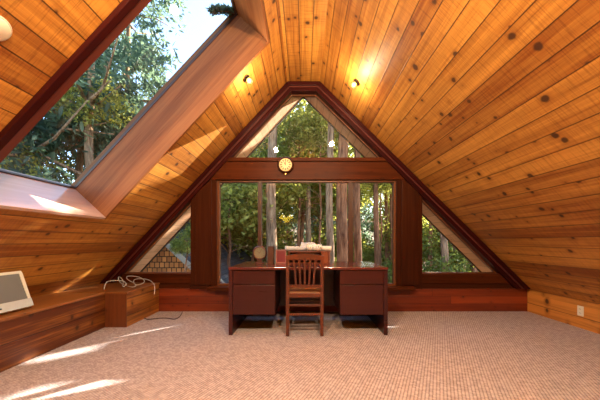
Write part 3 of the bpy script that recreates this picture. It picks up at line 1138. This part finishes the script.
# dry twig lying on the skylight
def leaf_mesh(name, pos, size, mat, elong=1.9, rng=R, droop=0.0, nrm=None):
    """pos (n,3) leaf centres -> one mesh of folded leaves"""
    n = len(pos)
    a = rng.normal(size=(n, 3))
    a[:, 2] -= droop
    a /= np.linalg.norm(a, axis=1)[:, None]
    t = rng.normal(size=(n, 3))
    b_ = np.cross(a, t)
    b_ /= np.linalg.norm(b_, axis=1)[:, None]
    c_ = np.cross(a, b_)
    s = size * rng.uniform(0.6, 1.35, size=(n, 1))
    L, W = s * elong * 0.5, s * 0.5
    v = np.empty((n, 6, 3))
    v[:, 0] = pos - a * L
    v[:, 1] = pos - a * L * 0.25 + b_ * W + c_ * W * 0.35
    v[:, 2] = pos + a * L * 0.35 + b_ * W * 0.75 + c_ * W * 0.35
    v[:, 3] = pos + a * L
    v[:, 4] = pos + a * L * 0.35 - b_ * W * 0.75 + c_ * W * 0.35
    v[:, 5] = pos - a * L * 0.25 - b_ * W + c_ * W * 0.35
    me = bpy.data.meshes.new(name)
    me.vertices.add(n * 6)
    me.vertices.foreach_set('co', v.reshape(-1))
    base = (np.arange(n) * 6)[:, None]
    q = np.concatenate([base + np.array([0, 1, 2, 3]), base + np.array([0, 3, 4, 5])], axis=1).reshape(-1)
    me.loops.add(n * 8)
    me.loops.foreach_set('vertex_index', q)
    me.polygons.add(n * 2)
    me.polygons.foreach_set('loop_start', np.arange(n * 2) * 4)
    me.polygons.foreach_set('loop_total', np.full(n * 2, 4))
    me.update(calc_edges=True)
    me.materials.append(mat)
    return me


def link(name, me, parent=None):
    o = bpy.data.objects.new(name, me)
    COL.objects.link(o)
    o.parent = parent
    return o


tw0, tw1 = PL(T0 + 0.02, ND + 0.035, 2.86), PL(T0 + 0.02, ND + 0.035, 2.86)


def on_glass(px, py, lift=0.03):
    u, v = (px - CX) / F, (CY - py) / F
    # plane through PL(0, ND+lift)
    q = PL(0, ND + lift, 0)
    k = (q.x * nl.x + (q.z - H) * nl.z) / (u * nl.x + v * nl.z)
    return Vector((u * k, k, H + v * k))


tp = [on_glass(237, 14.5), on_glass(228, 11.5), on_glass(220, 11.0), on_glass(213, 13)]
twg = thing('pine_twig', 'dark pine twig lying on the skylight glass at its upper far corner', 'twig', tuple(tp[0]))
m = MB(); m.tube(tp, [0.006, 0.006, 0.005, 0.003], 6); m.build('stem', M['bark_grey'], twg)
pp = []
for i in range(900):
    t = R.uniform(0, 2.999)
    k = int(t)
    p = tp[k].lerp(tp[k + 1], t - k)
    rr = 0.032 * (1 - 0.25 * t / 3)
    pp.append(np.array(p) + R.normal(size=3) * rr * np.array([.55, .55, .45]) + np.array(nl) * 0.03)
tl = leaf_mesh('needles', np.array(pp) - np.array(tp[0]), 0.012, M['leaf_dark'], 5.0)
link('needles', tl, twg)

# ------------------------------------------------------------------ outside
SA = Vector((0.75, 0.66, 0)).normalized()
SE = Vector((SA.y, -SA.x, 0))
TAN = 0.53

gm = MB()


def gz(x, y):
    r = max(0.0, y - 6)
    return -1.1 + 0.085 * r + 0.12 * math.sin(x * 0.9 + y * .4) + (0.02 * max(0, -x - 4)) + 0.004 * max(0, y - 14) ** 2


n = 36
xs = np.linspace(-26, 26, n)
ys = np.linspace(-6, 40, n)
V = [[Vector((x, y, gz(x, y))) for x in xs] for y in ys]
for j in range(n - 1):
    for i in range(n - 1):
        gm.face([V[j][i], V[j][i + 1], V[j + 1][i + 1], V[j + 1][i]])
structure(gm.build('ground', M['ground'], smooth=True))

# neighbouring cabin
cb = thing('cabin', 'neighbouring shingled cabin with a steep dark roof beyond the left windows', 'cabin', (-5.2, 8.5, -1.1))
K = 0.93
X1 = -3.72
ZR = 2.55
xr_ = X1 - (ZR - H) / K
zb = -1.3
xright = X1 + (H - zb) / K
xleft = 2 * xr_ - xright
m = MB()
m.prism([(xleft + .1, zb), (xright - .1, zb), (xr_, ZR - .1)], 7.15, 7.3, along=(1, 0, 0))
m.build('wall', M['shingle'], cb)
m = MB()
m.prism([(xleft + .1, zb), (xright - .1, zb), (xr_, ZR - .1)], 12.5, 12.65, along=(1, 0, 0))
m.build('wall', M['shingle'], cb)
for sgn, xe in ((1, xright), (-1, xleft)):
    m = MB()
    a, b2 = Vector((xr_, 0, ZR)), Vector((xe, 0, zb))
    d = (b2 - a).normalized()
    up_ = Vector((K * sgn, 0, 1)).normalized() * 0.12
    y0, y1 = 6.95, 13.4
    q = [a + Y_ * y0, b2 + Y_ * y0, b2 + Y_ * y1, a + Y_ * y1]
    m.hexa(q + [p + up_ for p in q], Y_)
    m.build('roof', M['roof'], cb)
    for yy in (y0 - .05, y1):
        m = MB()
        q = [a + Y_ * yy - up_ * .1, b2 + Y_ * yy - up_ * .1, b2 + Y_ * (yy + .05) - up_ * .1, a + Y_ * (yy + .05) - up_ * .1]
        m.hexa(q + [p + up_ * 1.0 for p in q])
        m.build('rake_board', M['fascia'], cb)


def crown(nclump, per, rad, clr, size, mat, elong=1.9, name='foliage', droop=0.0, hole=None, flat=1.0, org=(0, 0, 0)):
    """clumps of leaves scattered through an ellipsoid rad=(x,y,z)"""
    d = R.normal(size=(nclump, 3))
    d /= np.linalg.norm(d, axis=1)[:, None]
    rr = R.uniform(0.25, 1, size=(nclump, 1)) ** 0.45
    cpos = d * rr * np.array(rad)
    p = np.repeat(cpos, per, axis=0) + R.normal(size=(nclump * per, 3)) * clr * np.array([1, 1, flat])
    if hole is not None:
        p = p[~hole(p + np.array(org))]
    return leaf_mesh(name, p, size, mat, elong, droop=droop)


def trunk_mesh(h, r, lean=(0, 0), branches=0, bz=(0.4, 0.9), bl=1.5, name='trunk', taper=0.55):
    m = MB()
    n = 12
    pts = [(lean[0] * i / n + 0.03 * math.sin(i * 1.3), lean[1] * i / n, h * i / n) for i in range(n + 1)]
    m.tube(pts, [r * (1 - taper * i / n) * (1.25 if i == 0 else 1) for i in range(n + 1)], 12)
    for k in range(branches):
        t = random.uniform(*bz)
        a = random.uniform(0, 2 * PI)
        z = h * t
        p0 = Vector((lean[0] * t, lean[1] * t, z))
        p1 = p0 + Vector((math.cos(a), math.sin(a), random.uniform(.1, .6))) * bl * random.uniform(.3, .6)
        p2 = p1 + Vector((math.cos(a + random.uniform(-.6, .6)), math.sin(a + random.uniform(-.6, .6)), random.uniform(-.1, .7))) * bl * random.uniform(.3, .6)
        rb = r * 0.28
        m.tube([p0, p1, p2], [rb, rb * .7, rb * .25], 6)
    return m


class TR_:
    pass


def tree(x, y, h, r, barkm, crowns, label, group=None, lean=(0, 0), branches=4, name='pine_tree', z=None, bz=(0.4, 0.9), bl=1.5):
    z0 = gz(x, y) - 0.1 if z is None else z
    t = thing(name, label, 'tree', (x, y, z0), group)
    m = trunk_mesh(h, r, lean, branches, bz, bl)
    m.v = [Vector(p) + Vector((x, y, z0)) for p in m.v]
    m.build('trunk', barkm, t, smooth=True)
    for (me, cx, cy, cz, s) in crowns:
        o = link('foliage', me, t)
        o.location = (cx, cy, cz)
        o.scale = (s, s, s)
        o.rotation_euler = (0, 0, random.uniform(0, 6.28))
    return t


# shared crowns
C_oak = crown(60, 48, (1.5, 1.5, 1.1), 0.20, 0.085, M['leaf_yel'])
C_mid = crown(70, 48, (1.9, 1.9, 1.6), 0.24, 0.10, M['leaf_mid'])
C_con = crown(90, 48, (1.7, 1.7, 2.6), 0.20, 0.075, M['leaf_dark'], 3.2, droop=0.6, flat=0.6)
C_bush = crown(50, 48, (1.2, 1.2, 0.8), 0.20, 0.08, M['leaf_mid'])


def pt(px, Y, py=None):
    return (px - CX) / F * Y


# trunks that show one by one in the middle and right windows: (px, distance, px width, bark, lean, words)
TRK = [(270.7, 9.0, 10.5, 'bark_grey', (0.1, 0), 'thick grey brown trunk beside the left mullion'),
       (288, 14.0, 3.4, 'bark_red', (0, 0), 'thin dark trunk right of the thick grey one by the left mullion'),
       (297, 13.0, 4.0, 'bark_red', (1.2, 0), 'slim leaning trunk left of the window middle'),
       (308, 11.5, 5.5, 'bark_grey', (0.1, 0), 'straight slim trunk at the middle of the window above the papers'),
       (330, 8.2, 7.4, 'bark_grey', (0, 0), 'pale grey trunk with a sunlit edge left of the broad red one'),
       (341.5, 7.2, 11.5, 'bark_red', (0.1, 0), 'broad reddish trunk just left of the right mullion'),
       (357.5, 7.8, 7.5, 'bark_red', (0, 0), 'reddish trunk just right of the right mullion'),
       (376.5, 10.0, 5.5, 'bark_red', (0, 0), 'slim red trunk in the right pane'),
       (386, 12.0, 3.6, 'bark_red', (0.1, 0), 'thin red trunk near the right post'),
       (392, 11.0, 3.6, 'bark_red', (0, 0), 'thin red trunk tight against the right post'),
       (446, 9.0, 6.5, 'bark_grey', (-0.5, 0), 'pale leaning trunk in the right triangular window'),
       (454, 10.0, 6.0, 'bark_grey', (0, 0), 'upright trunk in the middle of the right triangular window'),
       (469, 12.0, 4.0, 'bark_grey', (0, 0), 'thin trunk toward the right end of the right triangular window')]
for i, (px, Y, w_, bk_, ln, words) in enumerate(TRK):
    x = pt(px, Y)
    r = w_ / 2 / F * Y
    hh = 11.5
    s = random.uniform(.9, 1.15)
    cr = [(C_con, ln[0], 0, hh - 1.5, s * .7)] if i in (0, 9) else []
    if i in (3, 9):
        cr.append((C_mid, 0.4, 0.6, 6.6 + random.uniform(-.5, .8), 1.0))
    tree(x, Y, hh, r * 1.12, M[bk_], cr, words, lean=ln, branches=5, bz=(0.5, 0.9))

# leafy trees and bushes behind the windows
BG = [(-2.6, 9.3, 'o', 2.4, 1.0), (-1.7, 10.5, 'o', 3.0, 1.1), (-2.2, 11.5, 'o', 1.7, 1.1), (-3.6, 12.0, 'm', 3.2, 1.1), (-0.8, 12.5, 'm', 3.6, 0.9),
      (0.3, 14.5, 'm', 4.2, 1.1), (1.2, 13.0, 'm', 3.4, 0.9), (2.2, 14.0, 'm', 4.2, 1.0), (3.0, 10.4, 'o', 3.5, .62), (4.0, 12.5, 'o', 3.4, .7),
      (4.6, 12.0, 'o', 1.5, 0.9), (5.4, 10.5, 'm', 1.0, 0.7), (6.4, 12.5, 'o', 1.7, 1.0), (7.6, 11.5, 'm', 1.3, 0.8), (6.2, 16, 'm', 2.4, 1.1), (9, 15, 'm', 2.0, 1.1), (-1.6, 15.5, 'm', 6.4, 1.5),
      (0.8, 17.0, 'c', 5.0, 1.5), (-2.9, 16.5, 'c', 4.6, 1.5), (-0.2, 10.8, 'm', 5.6, 0.9), (0.6, 9.9, 'o', 5.2, .7),
      (-4.9, 15.5, 'm', 3.0, 1.7), (5.6, 21, 'c', 3.4, 1.4), (8.4, 20, 'c', 3.0, 1.4), (11.5, 20, 'c', 3.0, 1.5), (3.0, 22, 'c', 3.6, 1.4), (0.4, 22, 'c', 4.0, 1.5)]
KINDS = {'o': (C_oak, 'yellow green leafy tree in the woods behind the windows', 'oak_tree', 'sunlit leafy trees'),
         'm': (C_mid, 'green leafy tree in the woods behind the trunks', 'leafy_tree', 'green leafy trees'),
         'c': (C_con, 'tall dark conifer far back in the woods', 'conifer', 'far conifers')}
for x, y, k, cz, s in BG:
    me, lab, nm, gr = KINDS[k]
    z0 = gz(x, y)
    tree(x, y, max(2.0, cz - z0 + 0.4), 0.07 * s, M['bark_red'], [(me, 0, 0, cz - z0 + 0.1, s)], lab, gr, name=nm, branches=9, bz=(.35, .95), bl=1.8)
for i, (x, y, s) in enumerate(((-1.5, 8.2, .55), (0.2, 11.5, .8), (1.3, 10.6, .7), (3.6, 9.4, .7), (4.9, 9.0, .7), (2.6, 12.6, .9), (-0.6, 14, 1.2), (1.8, 15.5, 1.3), (4.2, 15.0, 1.3), (6.4, 9.6, .8), (-3.2, 14.5, 1.4))):
    z0 = gz(x, y)
    t = thing('bush', 'green bush on the forest floor behind the windows', 'bush', (x, y, z0), 'forest bushes')
    m = trunk_mesh(0.9 * s, 0.03, branches=4, bz=(.2, .8), bl=.8); m.v = [Vector(p) + Vector((x, y, z0)) for p in m.v]; m.build('stem', M['bark_red'], t)
    o = link('foliage', C_bush, t); o.scale = (s, s, s); o.location = (0, 0, 0.8 * s); o.rotation_euler = (0, 0, random.uniform(0, 6))

tree(-2.60, 5.9, 2.25, 0.03, M['bark_red'], [(C_mid, 0.05, 0, 2.2, .17), (C_mid, -0.22, 0.1, 2.12, .11), (C_mid, 0.25, 0.05, 2.45, .13)], 'small leafy sapling in front of the shingled cabin', name='leafy_tree', branches=6, bz=(.5, .95), bl=.6)

# trees over the skylight
C_sky = crown(150, 60, (1.6, 1.6, 2.2), 0.17, 0.05, M['leaf_dark'], 3.2, droop=0.5, flat=0.6)
C_thin = crown(110, 40, (1.5, 1.5, 1.9), 0.16, 0.055, M['leaf_dark'], 2.4)
C_yel = crown(45, 50, (1.4, 1.4, 1.0), 0.17, 0.07, M['leaf_yel'])
SKYK = {'c': (C_sky, 'conifer'), 'm': (C_thin, 'leafy_tree'), 'o': (C_yel, 'oak_tree')}
for px, py, Y, k, s, words in ((20, 60, 5.4, 'c', 1.15, 'dark conifer filling the left of the skylight'),
                               (80, 165, 6.2, 'c', 1.1, 'dark conifer low in the skylight beside its sill'),
                               (105, 70, 7.2, 'c', 1.15, 'bluish green conifer in the middle of the skylight'),
                               (90, 100, 5.4, 'o', .50, 'small yellow green tree sunlit in the middle of the skylight'),
                               (20, 165, 5.0, 'o', .50, 'small yellow leafed tree low at the left of the skylight'),
                               (128, 15, 8.5, 'm', 1.15, 'thin leafy tree against the sky high in the skylight')):
    p = at(px, py, Y)
    z0 = gz(p.x, p.y)
    me = SKYK[k][0]
    tree(p.x, p.y, max(2, p.z - z0 + 1.2), 0.12, M['bark_grey'], [(me, 0, 0, p.z - z0, s)], words, name=SKYK[k][1], branches=8, bz=(.5, .95), bl=1.6)

# dense trees added on the sunny side to block sun; crowns cut open for slivers
GAPS = []


def gap(pts, grow=0.03):
    """sun gap that lets light reach these (px, py, surface) picture spots"""
    Q, Z = [], []
    for px, py, sf in pts:
        u, v = (px - CX) / F, (CY - py) / F
        if sf == 'floor':
            y = -H / v
        elif sf == 'slope':
            y = (ZT - H - KL * XL) / (v - KL * u)
        else:
            y = sf
        p = Vector((u * y, y, H + v * y))
        Q.append(p.dot(SE))
        Z.append(p.z + (10 - p.dot(SA)) * TAN)
    grow += 0.05
    GAPS.append((min(Q) - grow, max(Q) + grow, min(Z) - grow, max(Z) + grow))


gap([(30, 399, 'floor'), (112, 384, 'floor'), (85, 399, 'floor')], 0.05)
gap([(2, 398, 'floor'), (62, 385, 'floor')], 0.03)
gap([(20, 366, 'floor'), (100, 344, 'floor')], 0.02)
gap([(115, 340, 'floor'), (180, 325, 'floor')], 0.03)
gap([(125, 331, 'floor'), (165, 324, 'floor')], 0.02)
gap([(116, 221, 'slope'), (41, 262, 'slope')], 0.035)
gap([(180, 173, 'slope'), (243, 118, 'slope'), (175, 150, 'slope'), (220, 125, 'slope')], 0.08)
gap([(94, 274, 'slope'), (58, 286, 'slope')], 0.06)
gap([(280, 325.5, 'floor'), (308, 325.5, 'floor')], 0.02)
gap([(389, 325.5, 'floor'), (397, 325.5, 'floor')], 0.02)
gap([(120, 268, 4.2), (185, 205, 4.2), (135, 255, 4.2)], 0.1)
gap([(232, 152, 4.2), (285, 100, 4.2), (250, 130, 4.2)], 0.1)


def hole(p):
    q = p[:, 0] * SE.x + p[:, 1] * SE.y
    s = p[:, 0] * SA.x + p[:, 1] * SA.y
    zr = p[:, 2] - (s - 10) * TAN
    k = np.zeros(len(p), bool)
    for a, b2, c0, c1 in GAPS:
        k |= (q > a) & (q < b2) & (zr > c0) & (zr < c1)
    return k


for i, (q, s, zc, rad, lab) in enumerate(((-4.4, 10.2, 5.0, (1.1, 1.0, 1.1), 'dense green tree added to block sun at the right beyond the gable, far end of its row'),
                                    (-3.0, 10.4, 5.9, (1.2, 1.2, 1.9), 'dense green tree added to block sun at the right beyond the gable, second in its row'),
                                    (-1.6, 10.6, 6.0, (1.3, 1.3, 2.0), 'dense green tree added to block sun at the right beyond the gable, third in its row'),
                                    (-0.4, 10.0, 5.6, (1.2, 1.2, 1.9), 'dense green tree added to block sun at the right beyond the gable, near end of its row'),
                                    (-2.2, 11.6, 6.9, (1.4, 1.4, 2.0), 'dense green tree added to block sun behind the row at the right'),
                                    (-3.5, 11.8, 6.4, (1.3, 1.3, 1.5), 'dense green tree added to block sun behind the far end of the row at the right'))):
    p = SA * s + SE * q
    z0 = gz(p.x, p.y)
    me = crown(260, 60, rad, 0.22, 0.12, M['leaf_mid'], hole=hole, org=(p.x, p.y, zc))
    tree(p.x, p.y, zc - z0 - 0.9, 0.09, M['bark_red'], [], lab, name='leafy_tree', branches=0)
    t = [o for o in COL.objects if o.type == 'EMPTY' and o.get('label') == lab][0]
    o = link('foliage', me, t)
    o.location = (0, 0, zc - z0 + 0.1)

# ------------------------------------------------------------------ light
sun = bpy.data.lights.new('sun', 'SUN')
sun.energy = 34.0
sun.angle = math.radians(0.53)
sun.color = (1.0, 0.90, 0.74)
so = bpy.data.objects.new('sun', sun)
COL.objects.link(so)
sd_ = Vector((-SA.x, -SA.y, -TAN)).normalized()
so.rotation_euler = sd_.to_track_quat('-Z', 'Y').to_euler()
so.location = (8, 9, 8)

wd = bpy.data.worlds.new('sky')
S.world = wd
wd.use_nodes = True
nt = wd.node_tree
bg = nt.nodes['Background']
sk = nt.nodes.new('ShaderNodeTexSky')
sk.sky_type = 'NISHITA'
sk.sun_disc = False
sk.sun_elevation = math.radians(27.9)
sk.sun_rotation = math.atan2(SA.x, SA.y)
sk.air_density = 1.0
sk.dust_density = 0.7
nt.links.new(sk.outputs[0], bg.inputs[0])
bg.inputs[1].default_value = 0.88

S.view_settings.view_transform = 'Standard'
S.view_settings.look = 'None'
S.view_settings.gamma = 1.0
S.view_settings.exposure = 0.0
S.view_settings.use_curve_mapping = False
S.cycles.max_bounces = 8
S.cycles.diffuse_bounces = 4
S.cycles.transparent_max_bounces = 16
S.cycles.use_denoising = True
S.cycles.caustics_reflective = False
S.cycles.caustics_refractive = False
